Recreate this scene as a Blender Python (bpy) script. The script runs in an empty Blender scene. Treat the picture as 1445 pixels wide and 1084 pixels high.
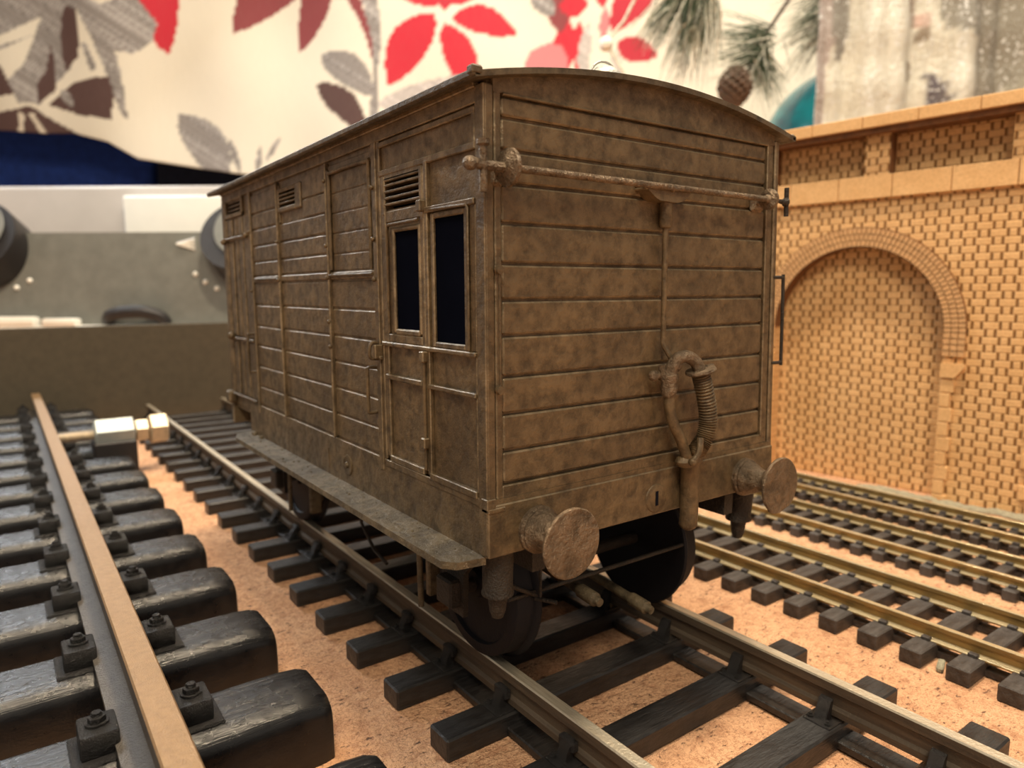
import bpy, bmesh, math, random
from mathutils import Vector, Matrix, Euler
random.seed(7)
R = math.radians
SC = bpy.context.scene
C = SC.collection
K = 0.01            # everything below is written in centimetres; the last lines scale it to metres

# ---------------------------------------------------------------- camera
CAM = Vector((-7.0089, -6.473, 5.1822)); ROT = Euler((1.4393, 0.005, -0.6278), 'XYZ'); FPX = 995.98
cd = bpy.data.cameras.new('camera'); cam = bpy.data.objects.new('camera', cd); C.objects.link(cam)
cam.location = CAM * K; cam.rotation_euler = ROT
cd.sensor_width = 36; cd.lens = 36 * FPX / 1445
cd.clip_start = 0.002; cd.clip_end = 20
cd.dof.use_dof = True; cd.dof.focus_distance = 0.088; cd.dof.aperture_fstop = 34
SC.camera = cam

# ---------------------------------------------------------------- light
W = bpy.data.worlds.new('world'); SC.world = W; W.use_nodes = True
W.node_tree.nodes['Background'].inputs[0].default_value = (1.0, 0.90, 0.78, 1)
W.node_tree.nodes['Background'].inputs[1].default_value = 0.36
SC.view_settings.view_transform = 'Standard'; SC.view_settings.look = 'None'
SC.view_settings.exposure = 0.0; SC.view_settings.gamma = 1

def lamp(name, loc, target, size, power, col):
    d = bpy.data.lights.new(name, 'AREA'); d.shape = 'DISK'; d.size = size; d.energy = power; d.color = col
    o = bpy.data.objects.new(name, d); C.objects.link(o); o.location = loc
    o.rotation_euler = (Vector(target) - Vector(loc)).to_track_quat('-Z', 'Y').to_euler(); return o
lamp('ceiling_lamp', (0.02, 0.03, 0.62), (0.04, 0.04, 0), 0.06, 4.4, (1.0, 0.80, 0.56))
lamp('curtain_fill', (0.45, 0.15, 1.1), (0.75, 1.0, 0.15), 0.5, 13, (1.0, 0.90, 0.74))  # added light aimed at the curtain, stands for no known lamp
lamp('front_fill', (-0.42, -0.50, 0.85), (0, 0.03, 0.04), 0.30, 7.0, (1.0, 0.84, 0.62))  # added warm fill on the van's end and side, not a known lamp
lamp('window_light', (-0.14, 0.74, 0.52), (0, 0.03, 0.0), 0.20, 3.2, (0.90, 0.95, 1.0))

# ---------------------------------------------------------------- helpers: pixel of the photo at a distance ahead of the lens
F = Vector((math.sin(0.6278), math.cos(0.6278), 0)); RT = Vector((F.y, -F.x, 0))
MR = ROT.to_matrix()
def at(u, v, d):
    r = MR @ Vector(((u - 722.5) / FPX, -(v - 542) / FPX, -1)); return CAM + r * (d / r.dot(F))
def sz(u, v, d):
    p = at(u, v, d) - CAM; return (p.dot(RT), p.z + CAM.z)
def fr(s, d, z): return Vector((CAM.x, CAM.y, 0)) + RT * s + F * d + Vector((0, 0, z))

# ---------------------------------------------------------------- materials
class NT:
    def __init__(s, name):
        s.m = bpy.data.materials.new(name); s.m.use_nodes = True; s.t = s.m.node_tree
        s.b = s.t.nodes['Principled BSDF']; s.co = None
    def n(s, ty, ins={}, **kw):
        x = s.t.nodes.new(ty)
        for k, v in kw.items(): setattr(x, k, v)
        for k, v in ins.items(): s.set(x.inputs[k], v)
        return x
    def set(s, sock, v):
        if hasattr(v, 'is_output') or isinstance(v, bpy.types.NodeSocket): s.t.links.new(v, sock)
        else: sock.default_value = v
    def pos(s, sc=(1, 1, 1)):
        tc = s.n('ShaderNodeTexCoord')
        mp = s.n('ShaderNodeMapping', {'Vector': tc.outputs['Object'], 'Scale': tuple(100 * q for q in sc)})
        return mp.outputs[0]
    def noise(s, vec, scale, detail=4, rough=.6, out=0):
        return s.n('ShaderNodeTexNoise', {'Vector': vec, 'Scale': scale, 'Detail': detail, 'Roughness': rough}).outputs[out]
    def ramp(s, fac, stops):
        r = s.n('ShaderNodeValToRGB', {'Fac': fac}); e = r.color_ramp.elements
        while len(e) < len(stops): e.new(.5)
        for q, (p, c) in zip(e, stops):
            q.position = p; q.color = (c[0], c[1], c[2], 1) if len(c) > 2 else (c[0],) * 3 + (1,)
        return r.outputs[0]
    def math(s, op, a, b=0.0, c=0.0):
        x = s.n('ShaderNodeMath', operation=op); s.set(x.inputs[0], a); s.set(x.inputs[1], b)
        s.set(x.inputs[2], c); return x.outputs[0]
    def mix(s, fac, a, b, mode='MIX'):
        x = s.n('ShaderNodeMix', data_type='RGBA', blend_type=mode)
        s.set(x.inputs[0], fac); s.set(x.inputs[6], a); s.set(x.inputs[7], b); return x.outputs[2]
    def bump(s, h, dist, strength=1.0, nrm=None):
        ins = {'Height': h, 'Distance': dist * K, 'Strength': strength}
        if nrm is not None: ins['Normal'] = nrm
        return s.n('ShaderNodeBump', ins).outputs[0]
    def out(s, col=None, rough=None, metal=None, nrm=None, spec=None, **kw):
        for k, v in (('Base Color', col), ('Roughness', rough), ('Metallic', metal), ('Normal', nrm), ('Specular IOR Level', spec)):
            if v is not None: s.set(s.b.inputs[k], v if not (isinstance(v, tuple) and len(v) == 3) else v + (1,))
        for k, v in kw.items(): s.set(s.b.inputs[k.replace('_', ' ')], v)
        return s.m
def c4(c): return (c[0], c[1], c[2], 1)
def plain(name, col, rough=.5, metal=0.0, nscale=6, var=.15, bumpd=.01, spec=.5):
    t = NT(name); p = t.pos(); n = t.noise(p, nscale)
    a = tuple(q * (1 - var) for q in col); b = tuple(min(1, q * (1 + var)) for q in col)
    colr = t.ramp(n, [(.3, a), (.7, b)])
    return t.out(colr, rough, metal, t.bump(t.noise(p, nscale * 6, 3), bumpd), spec)

def van_paint(name, a, b, rough=.5, metal=.25, bumpd=.04, speck=0.12, edge_light=1.0):
    t = NT(name); p = t.pos()
    big = t.noise(p, .9, 4); mid = t.noise(p, 5, 6, .65); fine = t.noise(p, 38, 3, .7)
    col = t.ramp(big, [(.32, a), (.68, b)])
    col = t.mix(t.ramp(mid, [(.35, (.85,)), (.58, (0,))]), col, c4(tuple(q * .5 for q in a)))
    # small dark scuffs
    v = t.noise(t.pos((1, 1, 2)), 2.6, 5, .7)
    col = t.mix(t.ramp(v, [(.66, (0,)), (.74, (.6,))]), col, (.05, .036, .02, 1))
    sp = t.ramp(t.noise(p, 55, 2, .5), [(.66, (0,)), (.74, (speck,))])
    col = t.mix(sp, col, (.62, .55, .42, 1))
    h = t.math('ADD', t.math('MULTIPLY', mid, .8), t.math('MULTIPLY', fine, .10))
    rr = t.ramp(mid, [(.3, (rough + .15,)), (.7, (rough - .1,))])
    return t.out(col, rr, metal, t.bump(h, bumpd), .5)

M = {}
M['van'] = van_paint('brown_van_paint', (.120, .083, .045), (.215, .15, .078), .42, .25)
M['vanedge_lit'] = van_paint('edge_highlight_paint', (.20, .15, .09), (.36, .28, .175), .36, .35)  # paler chamfer paint, painting in the light that plank edges catch
M['vanroof'] = van_paint('brown_roof_paint', (.10, .075, .045), (.16, .12, .07), .5, .2)
M['cast'] = van_paint('rough_cast_paint', (.15, .11, .07), (.30, .22, .145), .36, .55, .14, .5)
M['step'] = van_paint('gritty_step_paint', (.13, .10, .06), (.22, .17, .10), .5, .2, .07, .6)
M['under'] = plain('black_underframe', (.03, .023, .017), .55, .1, 5, .3, .03)
M['wheel'] = plain('black_wheel', (.008, .008, .012), .65, .3, 3, .2, .005)
M['inner'] = plain('black_inside', (.006, .007, .012), .9, 0, 2, .1, 0.0, .1)
M['pane'] = plain('black_window_pane', (.004, .005, .010), 1.0, 0, 2, .1, 0.0, .0)
M['ventcap'] = plain('pale_grey_cap', (.5, .5, .46), .3, .2, 3, .3, .02)

def cork():
    t = NT('cork'); p = t.pos()
    n1 = t.noise(p, .45, 3); n2 = t.noise(p, 5.5, 5, .65); n3 = t.noise(t.pos((.6, 1.2, 1)), 11, 4, .7)
    col = t.ramp(n1, [(.3, (.60, .33, .18)), (.7, (.74, .45, .27))])
    col = t.mix(t.ramp(n2, [(.30, (.8,)), (.50, (0,))]), col, (.40, .19, .10, 1))
    vo = t.n('ShaderNodeTexVoronoi', {'Vector': t.n('ShaderNodeVectorMath', {0: p, 1: t.n('ShaderNodeTexNoise', {'Vector': p, 'Scale': 6.0}).outputs[1]}, operation='ADD').outputs[0], 'Scale': 5.0}, feature='DISTANCE_TO_EDGE')
    col = t.mix(t.ramp(vo.outputs[0], [(.0, (.7,)), (.08, (0,))]), col, (.28, .12, .06, 1))
    col = t.mix(t.ramp(n3, [(.34, (.95,)), (.40, (0,))]), col, (.09, .045, .03, 1))
    col = t.mix(t.ramp(n3, [(.64, (0,)), (.74, (.6,))]), col, (.86, .62, .44, 1))
    h = t.math('ADD', n2, t.math('MULTIPLY', n3, .8))
    return t.out(col, .85, 0, t.bump(h, .09), .3)
M['cork'] = cork()

def sleeper(name, grain, col=(.012, .011, .012), rough=.36, streak=(1, 6, 6), hi=.05):
    t = NT(name); p = t.pos(streak); g = t.noise(p, 2.2, 5, .65); f = t.noise(t.pos(), 30, 3)
    cc = t.ramp(g, [(.4, col), (.75, tuple(q + hi for q in col))])
    h = t.math('ADD', t.math('MULTIPLY', g, grain), t.math('MULTIPLY', f, .025))
    rr = t.ramp(t.noise(t.pos(), 3, 3), [(.3, (rough - .08,)), (.7, (rough + .14,))])
    return t.out(cc, rr, 0, t.bump(h, .09), .55)
M['sleeper_big'] = sleeper('black_plastic_woodgrain', .26, (.006, .006, .007), .25, (.14, 8, 3), .02)
M['sleeper_side'] = sleeper('black_plastic_side', .08, (.005, .005, .006), .30, (1, 2, 2), .006)
M['sleeper'] = sleeper('black_plastic_sleeper', .22, (.010, .009, .009), .40, (1, 5, 5), .02)
M['sleeper_small'] = sleeper('dusty_black_sleeper', .5, (.030, .022, .018), .55, (1, 3, 3), .05)
M['chair'] = plain('black_plastic_chair', (.010, .009, .009), .27, 0, 9, .3, .03)
def steel(name, col, rough=.3, metal=.85, dirt=(.12, .08, .05)):
    t = NT(name); p = t.pos((6, .4, 6)); n = t.noise(p, 2.5, 5)
    cc = t.mix(t.ramp(n, [(.30, (.75,)), (.62, (0,))]), c4(col), c4(dirt))
    return t.out(cc, t.ramp(n, [(.3, (rough + .2,)), (.7, (rough,))]), metal, t.bump(t.noise(t.pos(), 25, 3), .008), .5)
M['rail'] = steel('steel_rail', (.74, .68, .55), .30, .75, (.34, .27, .18))
M['railweb'] = steel('dark_rail_web', (.13, .10, .07), .5, .4, (.06, .045, .035))
M['rail_big'] = plain('brown_rail_head', (.30, .19, .10), .42, .45, 12, .14, .01)
M['railbig_web'] = plain('grey_rail_web', (.10, .09, .08), .5, .3, 5, .2, .02)
M['rail_small'] = steel('nickel_rail', (.86, .78, .55), .22, .75, (.42, .30, .12))

def brick(name, mode):
    # laser cut board: flemish bond, scorched joints
    t = NT(name); tc = t.n('ShaderNodeTexCoord'); sp = t.n('ShaderNodeSeparateXYZ', {0: tc.outputs['Object']})
    s = t.math('MULTIPLY', sp.outputs[0], 100); z = t.math('MULTIPLY', sp.outputs[2], 100)
    CH, PR = .205, .66
    row = t.math('FLOOR', t.math('DIVIDE', z, CH)); fz = t.math('FRACT', t.math('DIVIDE', z, CH))
    odd = t.math('MODULO', t.math('ABSOLUTE', row), 2.0)
    q = t.math('FRACT', t.math('DIVIDE', t.math('ADD', s, t.math('MULTIPLY', odd, PR * .5)), PR))
    def near(x, a, w):  # 1 near a (wrapping), 0 beyond w
        dd = t.math('ABSOLUTE', t.math('SUBTRACT', t.math('FRACT', t.math('ADD', t.math('SUBTRACT', x, a), .5)), .5))
        return t.math('SUBTRACT', 1.0, t.math('SMOOTH_MIN', t.math('DIVIDE', dd, w), 1.0, .2))
    v1 = near(q, 0.02, .062); v2 = near(q, .36, .062); hz = near(fz, 0.0, .13)
    v = t.math('MAXIMUM', v1, v2)
    p = t.pos(); nn = t.noise(p, 1.2, 4); nf = t.noise(p, 14, 4)
    base = t.ramp(nn, [(.3, (.70, .42, .185)), (.7, (.80, .51, .245))])
    base = t.mix(t.ramp(nf, [(.3, (.4,)), (.6, (0,))]), base, (.46, .25, .10, 1))
    fac = t.math('MINIMUM', t.math('ADD', t.math('MULTIPLY', v, 1.5), t.math('MULTIPLY', hz, .33)), 1.0)
    if mode == 'plain': fac = 0.0
    col = t.mix(fac, base, (.27, .12, .034, 1))
    h = t.math('SUBTRACT', t.math('MULTIPLY', nf, .15), t.math('MULTIPLY', fac, 1.0)) if mode != 'plain' else nf
    return t.out(col, .75, 0, t.bump(h, .05 if mode != 'plain' else .01), .25)
M['railsmall_shaded'] = steel('golden_rail_shaded', (.42, .30, .12), .35, .7, (.16, .10, .04))  # darker sides of the fine rails, their reflections put into the colour
M['brick'] = brick('laser_cut_brick', 'brick')
M['mdf'] = brick('laser_cut_board', 'plain')
M['burnt'] = plain('scorched_edge', (.16, .065, .02), .7, 0, 4, .4, .01)
M['voussoir'] = plain('arch_brick', (.62, .36, .16), .75, 0, 8, .15, .02)

M['board'] = plain('dark_olive_board', (.066, .054, .036), .65, 0, 3, .12, .02, .3)
M['greycase'] = plain('grey_hammered_metal', (.17, .175, .16), .45, .1, 1.2, .12, .01)
M['blackrub'] = plain('black_rubber', (.015, .013, .014), .5)
M['white'] = plain('white_gloss', (.52, .49, .47), .3, 0, .3, .05, .0)
M['whitebright'] = plain('white_enamel', (.85, .84, .78), .3, 0, .5, .03, 0)
M['navy'] = plain('navy_fabric', (.010, .030, .16), .85, 0, 1, .25, .02, .2)
M['darknavy'] = plain('dark_cloth', (.008, .010, .022), .85, 0, 1, .25, .02, .2)
M['zinc'] = plain('zinc_thread', (.70, .62, .50), .3, .7, 6, .2, .01)
M['brass'] = plain('pale_brass', (.62, .52, .38), .45, .4, 4, .15, .0)
M['nutsteel'] = plain('bright_steel', (.45, .50, .50), .5, .3, 3, .1, 0)
M['glue'] = plain('dried_glue', (.62, .58, .42), .6, 0, 9, .25, .1)
M['needle'] = plain('green_needles', (.05, .075, .04), .6, 0, 2, .5, 0)
M['frost'] = plain('frosted_needles', (.62, .60, .50), .6, 0, 3, .4, 0)
M['bark'] = plain('twig_bark', (.09, .065, .05), .8, 0, 5, .4, .05)
M['cone'] = plain('brown_cone', (.14, .09, .06), .7, 0, 4, .4, .05)
t = NT('teal_gloss'); nn = t.noise(t.pos(), .35, 2)
M['teal'] = t.out(t.ramp(nn, [(.35, (.0, .09, .12)), (.65, (.0, .22, .25))]), .2, 0, None, .6)
def vcol(name, rough=.85, extra=None):
    t = NT(name); a = t.n('ShaderNodeVertexColor', layer_name='Col'); col = a.outputs[0]
    if extra == 'weave':
        w = t.noise(t.pos((3, 3, .35)), 2, 4)
        col = t.mix(t.ramp(w, [(.3, (.05,)), (.6, (0,))]), col, (.35, .30, .25, 1))
    nrm = t.bump(t.noise(t.pos((1, 1, .3)), 1.2, 2), .04)
    if extra == 'glitter':
        w = t.noise(t.pos((1.2, 1.2, .28)), 1.4, 6, .75)
        col = t.mix(t.ramp(w, [(.42, (.26,)), (.58, (0,))]), col, (.30, .28, .22, 1))
        s = t.noise(t.pos(), 3.2, 2, .5)
        col = t.mix(t.ramp(s, [(.60, (0,)), (.67, (.95,))]), col, (1, 1, .97, 1))
        rough = t.ramp(s, [(.5, (.7,)), (.68, (.12,))])
        nrm = t.bump(t.noise(t.pos(), 2.0, 5, .7), .5)
    return t.out(col, rough, 0, nrm, .3)
M['curtain'] = vcol('printed_curtain', .85, 'weave')
M['glitter'] = vcol('glittery_cloth', .5, 'glitter')

# ---------------------------------------------------------------- mesh builder
class MB:
    def __init__(s): s.bm = bmesh.new(); s.mats = []
    def mi(s, m):
        if m is None: m = s.dm if hasattr(s, 'dm') else 'van'
        if m not in s.mats: s.mats.append(m)
        return s.mats.index(m)
    def _add(s, tmp, m, mat=None, lit_edge=False):
        i = s.mi(m); vs = []; e = s.mi('vanedge_lit') if lit_edge else i  # slanted faces take the painted edge highlight
        tmp.normal_update()
        for v in tmp.verts: vs.append(s.bm.verts.new(mat @ v.co if mat else v.co))
        tmp.verts.index_update()
        for f in tmp.faces:
            try: nf = s.bm.faces.new([vs[v.index] for v in f.verts]); nf.material_index = e if lit_edge and max(abs(q) for q in f.normal) < .9 else i
            except ValueError: pass
        tmp.free()
    def box(s, x0, x1, y0, y1, z0, z1, m=None, bev=0.0, mat=None, seg=1):
        t = bmesh.new(); bmesh.ops.create_cube(t, size=1)
        for v in t.verts:
            v.co = ((x0 + x1) / 2 + v.co.x * (x1 - x0), (y0 + y1) / 2 + v.co.y * (y1 - y0), (z0 + z1) / 2 + v.co.z * (z1 - z0))
        if bev > 0: bmesh.ops.bevel(t, geom=t.edges[:], offset=bev, segments=seg, profile=.5, affect='EDGES')
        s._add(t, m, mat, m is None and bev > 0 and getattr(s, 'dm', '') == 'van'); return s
    def prism(s, poly, axis, a, b, m=None, mat=None):
        """poly of 2D points in the plane across axis, from a to b."""
        t = bmesh.new()
        def P(q, h): return {'x': (h, q[0], q[1]), 'y': (q[0], h, q[1]), 'z': (q[0], q[1], h)}[axis]
        A = [t.verts.new(P(q, a)) for q in poly]; B = [t.verts.new(P(q, b)) for q in poly]; n = len(poly)
        t.faces.new(A); t.faces.new(B[::-1])
        for i in range(n): t.faces.new([A[i], B[i], B[(i + 1) % n], A[(i + 1) % n]])
        bmesh.ops.recalc_face_normals(t, faces=t.faces[:])
        s._add(t, m, mat); return s
    def lathe(s, p0, d, prof, m=None, seg=24, mat=None):
        """prof: (distance along d, radius) list"""
        p0 = Vector(p0); d = Vector(d).normalized(); u = d.orthogonal().normalized(); w = d.cross(u); t = bmesh.new(); rings = []
        for (h, r) in prof:
            if r < 1e-6: rings.append([t.verts.new(p0 + d * h)])
            else: rings.append([t.verts.new(p0 + d * h + (u * math.cos(2 * math.pi * k / seg) + w * math.sin(2 * math.pi * k / seg)) * r) for k in range(seg)])
        for A, B in zip(rings, rings[1:]):
            for k in range(seg):
                k2 = (k + 1) % seg
                q = [A[k % len(A)], A[k2 % len(A)], B[k2 % len(B)], B[k % len(B)]]
                q2 = []
                for v in q:
                    if v not in q2: q2.append(v)
                if len(q2) > 2: t.faces.new(q2)
        for A, rv in ((rings[0], 0), (rings[-1], 1)):
            if len(A) > 1: t.faces.new(A if rv else A[::-1])
        bmesh.ops.recalc_face_normals(t, faces=t.faces[:])
        s._add(t, m, mat); return s
    def cyl(s, a, b, r, m=None, seg=14, r2=None):
        a = Vector(a); b = Vector(b); return s.lathe(a, b - a, [(0, r), ((b - a).length, r if r2 is None else r2)], m, seg)
    def tube(s, pts, r, m=None, seg=10, rf=None):
        pts = [Vector(p) for p in pts]; t = bmesh.new(); rings = []; u = None
        for i, p in enumerate(pts):
            d = (pts[min(i + 1, len(pts) - 1)] - pts[max(i - 1, 0)]).normalized()
            u = d.orthogonal().normalized() if u is None else (u - d * u.dot(d)).normalized(); w = d.cross(u)
            rr = rf(i / (len(pts) - 1)) if rf else r
            rings.append([t.verts.new(p + (u * math.cos(2 * math.pi * k / seg) + w * math.sin(2 * math.pi * k / seg)) * rr) for k in range(seg)])
        for A, B in zip(rings, rings[1:]):
            for k in range(seg): t.faces.new([A[k], A[(k + 1) % seg], B[(k + 1) % seg], B[k]])
        t.faces.new(rings[0][::-1]); t.faces.new(rings[-1])
        bmesh.ops.recalc_face_normals(t, faces=t.faces[:])
        s._add(t, m); return s
    def ball(s, c, r, m=None, seg=16, sq=(1, 1, 1)):
        t = bmesh.new(); bmesh.ops.create_uvsphere(t, u_segments=seg, v_segments=max(6, seg // 2), radius=r)
        for v in t.verts: v.co = Vector((v.co.x * sq[0], v.co.y * sq[1], v.co.z * sq[2])) + Vector(c)
        s._add(t, m); return s
    def build(s, name, m='van', parent=None, smooth=35, loc=None, rot=None):
        if not s.mats: s.mats = [m]
        s.mats = [m if q is None else q for q in s.mats]
        me = bpy.data.meshes.new(name); s.bm.to_mesh(me); s.bm.free()
        for q in s.mats: me.materials.append(M[q])
        for p in me.polygons: p.use_smooth = True
        me.set_sharp_from_angle(angle=R(smooth))
        o = bpy.data.objects.new(name, me); C.objects.link(o)
        if parent: o.parent = parent
        if loc: o.location = loc
        if rot: o.rotation_euler = rot
        return o
class MD(MB):
    """builder with a default material"""
    def __init__(s, dm='van'): super().__init__(); s.dm = dm
def tag(o, label=None, cat=None, group=None, kind=None):
    for k, v in (('label', label), ('category', cat), ('group', group), ('kind', kind)):
        if v: o[k] = v
    return o
def empty(name, loc=(0, 0, 0), rz=0, **kw):
    o = bpy.data.objects.new(name, None); C.objects.link(o); o.location = loc; o.rotation_euler = (0, 0, rz)
    o.empty_display_size = .01; return tag(o, **kw)
def curve(pts, n=8):
    """Catmull-Rom through pts"""
    P = [Vector(p) for p in pts]; P = [P[0] * 2 - P[1]] + P + [P[-1] * 2 - P[-2]]; out = []
    for i in range(1, len(P) - 2):
        for k in range(n):
            t = k / n; a, b, c, d = P[i - 1:i + 3]
            out.append(.5 * ((2 * b) + (c - a) * t + (2 * a - 5 * b + 4 * c - d) * t * t + (3 * b - a - 3 * c + d) * t ** 3))
    out.append(P[-2]); return out

G = -0.85
# ================================================================ the setting
b = MD('cork'); b.box(-60, 130, -40, 130, G - 1.2, G)
tag(b.build('floor', 'cork'), kind='structure', label='cork covered layout baseboard under all the tracks', cat='floor')

# ================================================================ tracks
def copy_part(src, parent, dy):
    o = src.copy(); C.objects.link(o); o.parent = parent; o.location = src.location + Vector((0, dy, 0))
    for ch in src.children:
        q = ch.copy(); C.objects.link(q); q.parent = o
    return o
def bullhead(xc, zt, h, wh):
    a = wh / 2; w = wh * .2; f = wh * .42
    return [(xc - f, zt - h), (xc + f, zt - h), (xc + f, zt - h * .82), (xc + w, zt - h * .72), (xc + w, zt - h * .38), (xc + a, zt - h * .3),
            (xc + a, zt - h * .05), (xc + a * .85, zt), (xc - a * .85, zt), (xc - a, zt - h * .05), (xc - a, zt - h * .3), (xc - w, zt - h * .38), (xc - w, zt - h * .72), (xc - f, zt - h * .82)]
def flatfoot(xc, zt, h, wh, wf):
    a = wh / 2; w = wh * .2; f = wf / 2
    return [(xc - f, zt - h), (xc + f, zt - h), (xc + f, zt - h * .9), (xc + w, zt - h * .8), (xc + w, zt - h * .34), (xc + a, zt - h * .28),
            (xc + a, zt - h * .03), (xc + a * .88, zt), (xc - a * .88, zt), (xc - a, zt - h * .03), (xc - a, zt - h * .28), (xc - w, zt - h * .34), (xc - w, zt - h * .8), (xc - f, zt - h * .9)]
def railmesh(name, prof, y0, y1, head, web, parent):
    b = MB(); i = b.mi(web); b.prism(prof, 'y', y0, y1, web); j = b.mi(head)
    zt = max(q[1] for q in prof); zb = min(q[1] for q in prof)
    b.bm.normal_update()
    for f in b.bm.faces:
        c = f.calc_center_median()
        if (c.z > zt - .06 * (zt - zb) - 1e-4 and abs(f.normal.y) < .5) or (web == 'railsmall_shaded' and f.normal.z > .4): f.material_index = j  # fine rails: upward faces take the bright metal, painting in their shine
    return b.build(name, web, parent, 25)

# --- the van's track (32 mm between the rails)
tr = empty('model_railway_track', (0, 0, G), label='middle-sized black-sleepered track that the brown van stands on', cat='railway track')
Y0, Y1 = -4.6, 30.0
sl = MD('sleeper'); sl.box(-2.8, 3.07, -.235, .235, 0, .32, None, .025); sl = sl.build('sleeper', 'sleeper', tr)
for sx in (-1, 1):
    b = MD('chair'); x = 1.66 * sx; i = -sx        # i points to the inside of the track
    b.box(x - .34, x + .34, -.19, .19, .30, .345, None, .012)
    for sd in (-1, 1):
        xx = x + sd * .11
        b.prism([(xx, .34), (xx + sd * .14, .34), (xx + sd * .11, .44), (xx + sd * .03, .60), (xx - sd * .03, .62), (xx - sd * .0, .45)], 'y', -.085, .085)
        for yy in (-.12, .12):
            b.cyl((x + sd * .27, yy, .34), (x + sd * .27, yy, .375), .042, None, 10); b.cyl((x + sd * .27, yy, .37), (x + sd * .27, yy, .40), .024, None, 6)
    b.box(x - .16, x - .05, -.13, .15, .46, .60, None, .02) if sx < 0 else b.box(x + .05, x + .16, -.13, .15, .46, .60, None, .02)
    b.build('rail_chair', 'chair', sl)
ys = [0.78 + .235 + 1.405 * k for k in range(-4, 21)]
sl.location = (0, ys[0], 0)
for y in ys[1:]: copy_part(sl, tr, y - ys[0])
for x in (-1.66, 1.66):
    railmesh('rail', [(q[0], q[1]) for q in bullhead(x, .85, .47, .17)], Y0, Y1, 'rail', 'railweb', tr)
    b = MD('sleeper')
    b.box(x - .2, x + .2, Y0 + .4, Y1 - .5, .03, .15, None, .02); b.build('sleeper_tie_strip', 'sleeper', tr)

# --- the big track at the left (45 mm): only its right rail comes into view
bt = empty('garden_railway_track', (-8.3, 0, G), label='largest track at the left with thick rounded woodgrain sleepers', cat='railway track')
def bigsleeper():
    hw, h, r = .60, .86, .26; poly = [(-hw - .03, 0), (hw + .03, 0), (hw, h - r)]
    for k in range(1, 6): a = k / 6 * math.pi / 2; poly.append((hw - r + r * math.cos(a), h - r + r * math.sin(a)))
    poly.append((hw - r, h)); poly.append((-hw + r, h))
    for k in range(1, 6): a = math.pi / 2 + k / 6 * math.pi / 2; poly.append((-hw + r + r * math.cos(a), h - r + r * math.sin(a)))
    poly.append((-hw, h - r))
    b = MD('sleeper_big'); t = bmesh.new(); rings = []
    xs = [(-4.42, .80, .80), (-4.38, .93, .92), (-4.25, .985, .975), (-4.0, 1, 1)] + [(-4 + .5 * i, 1, 1) for i in range(1, 16)] + [(4.0, 1, 1), (4.25, .985, .975), (4.38, .93, .92), (4.42, .80, .80)]
    for (x, fy, fz) in xs: rings.append([t.verts.new((x, q[0] * fy, q[1] * (fz if q[1] > .01 else 1))) for q in poly])
    n = len(poly)
    for A, B in zip(rings, rings[1:]):
        for k in range(n): t.faces.new([A[k], A[(k + 1) % n], B[(k + 1) % n], B[k]])
    t.faces.new(rings[0]); t.faces.new(rings[-1][::-1]); bmesh.ops.recalc_face_normals(t, faces=t.faces[:])
    b._add(t, None); si = b.mi('sleeper_side'); b.bm.normal_update()
    for f in b.bm.faces:
        if f.normal.z < .45: f.material_index = si
    return b.build('sleeper', 'sleeper_big', bt, 50)
bs = bigsleeper()
for sx in (-1, 1):
    b = MD('chair'); x = 2.33 * sx
    b.box(x - .80, x + .80, -.36, .36, .84, .895, None, .02)
    for sd in (-1, 1):
        xx = x + sd * .50
        b.box(xx - .2, xx + .2, -.25, .25, .88, 1.17, None, .035, None, 2)
        b.cyl((xx, 0, 1.17), (xx, 0, 1.20), .125, None, 14); b.lathe((xx, 0, 1.20), (0, 0, 1), [(0, .095), (.06, .095), (.065, .06), (.11, .055), (.12, 0)], None, 6)
    b.build('rail_chair', 'chair', bs)
ysb = [2.36 + 2.29 * k for k in range(-2, 13)]
bs.location = (0, ysb[0], 0)
for y in ysb[1:]: copy_part(bs, bt, y - ysb[0])
for x in (-2.33, 2.33):
    railmesh('rail', flatfoot(x, 1.73, .83, .33, .72), -5.5, 30.1, 'rail_big', 'railbig_web', bt)
    b = MD('sleeper_big'); b.box(x - .25, x + .25, -2.5, 29.6, .15, .5, None, .03); b.build('sleeper_tie_strip', 'sleeper_big', bt)

# --- three finer tracks at the right
def fine_track(name, label, xa, xb, ztop, x0, x1, sp, sw, yf, y0, y1, h, hr, rz=0):
    t = empty(name, (0, 0, G), rz, label=label, cat='railway track')
    b = MD('sleeper_small'); b.box(x0, x1, -sw / 2, sw / 2, 0, h, None, .02)
    s0 = b.build('sleeper', 'sleeper_small', t)
    for x in (xa, xb):
        c = MD('sleeper_small')
        for sd in (-1, 1): c.box(x + sd * .12 - .05, x + sd * .12 + .05, -.07, .07, h - .01, h + .06, None, .012)
        c.build('rail_clip', 'sleeper_small', s0)
    n0 = math.ceil((y0 - yf) / sp); n1 = math.floor((y1 - yf) / sp)
    ys = [yf + sp * k for k in range(n0, n1 + 1)]; s0.location = (0, ys[0], 0)
    for y in ys[1:]: copy_part(s0, t, y - ys[0])
    for x in (xa, xb):
        railmesh('rail', flatfoot(x, ztop - G, hr, .1, .26), y0 - .3, y1 + .2, 'rail_small', 'railsmall_shaded', t)
    for x in (xa, xb):
        b = MD('sleeper_small'); b.box(x - .1, x + .1, y0, y1, .02, h * .45); b.build('sleeper_tie_strip', 'sleeper_small', t)
    return t
fine_track('narrow_track', 'widest of the three fine tracks right of the van, nearest to it', 5.13, 6.68, -.33, 4.45, 7.35, .705, .34, -.14, -5.5, 17, .27, .27)
fine_track('narrow_track', 'middle one of the three fine tracks between van and brick wall', 8.72, 10.02, -.44, 8.40, 10.45, .508, .25, -.55, -4.5, 17, .22, .20)
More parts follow.
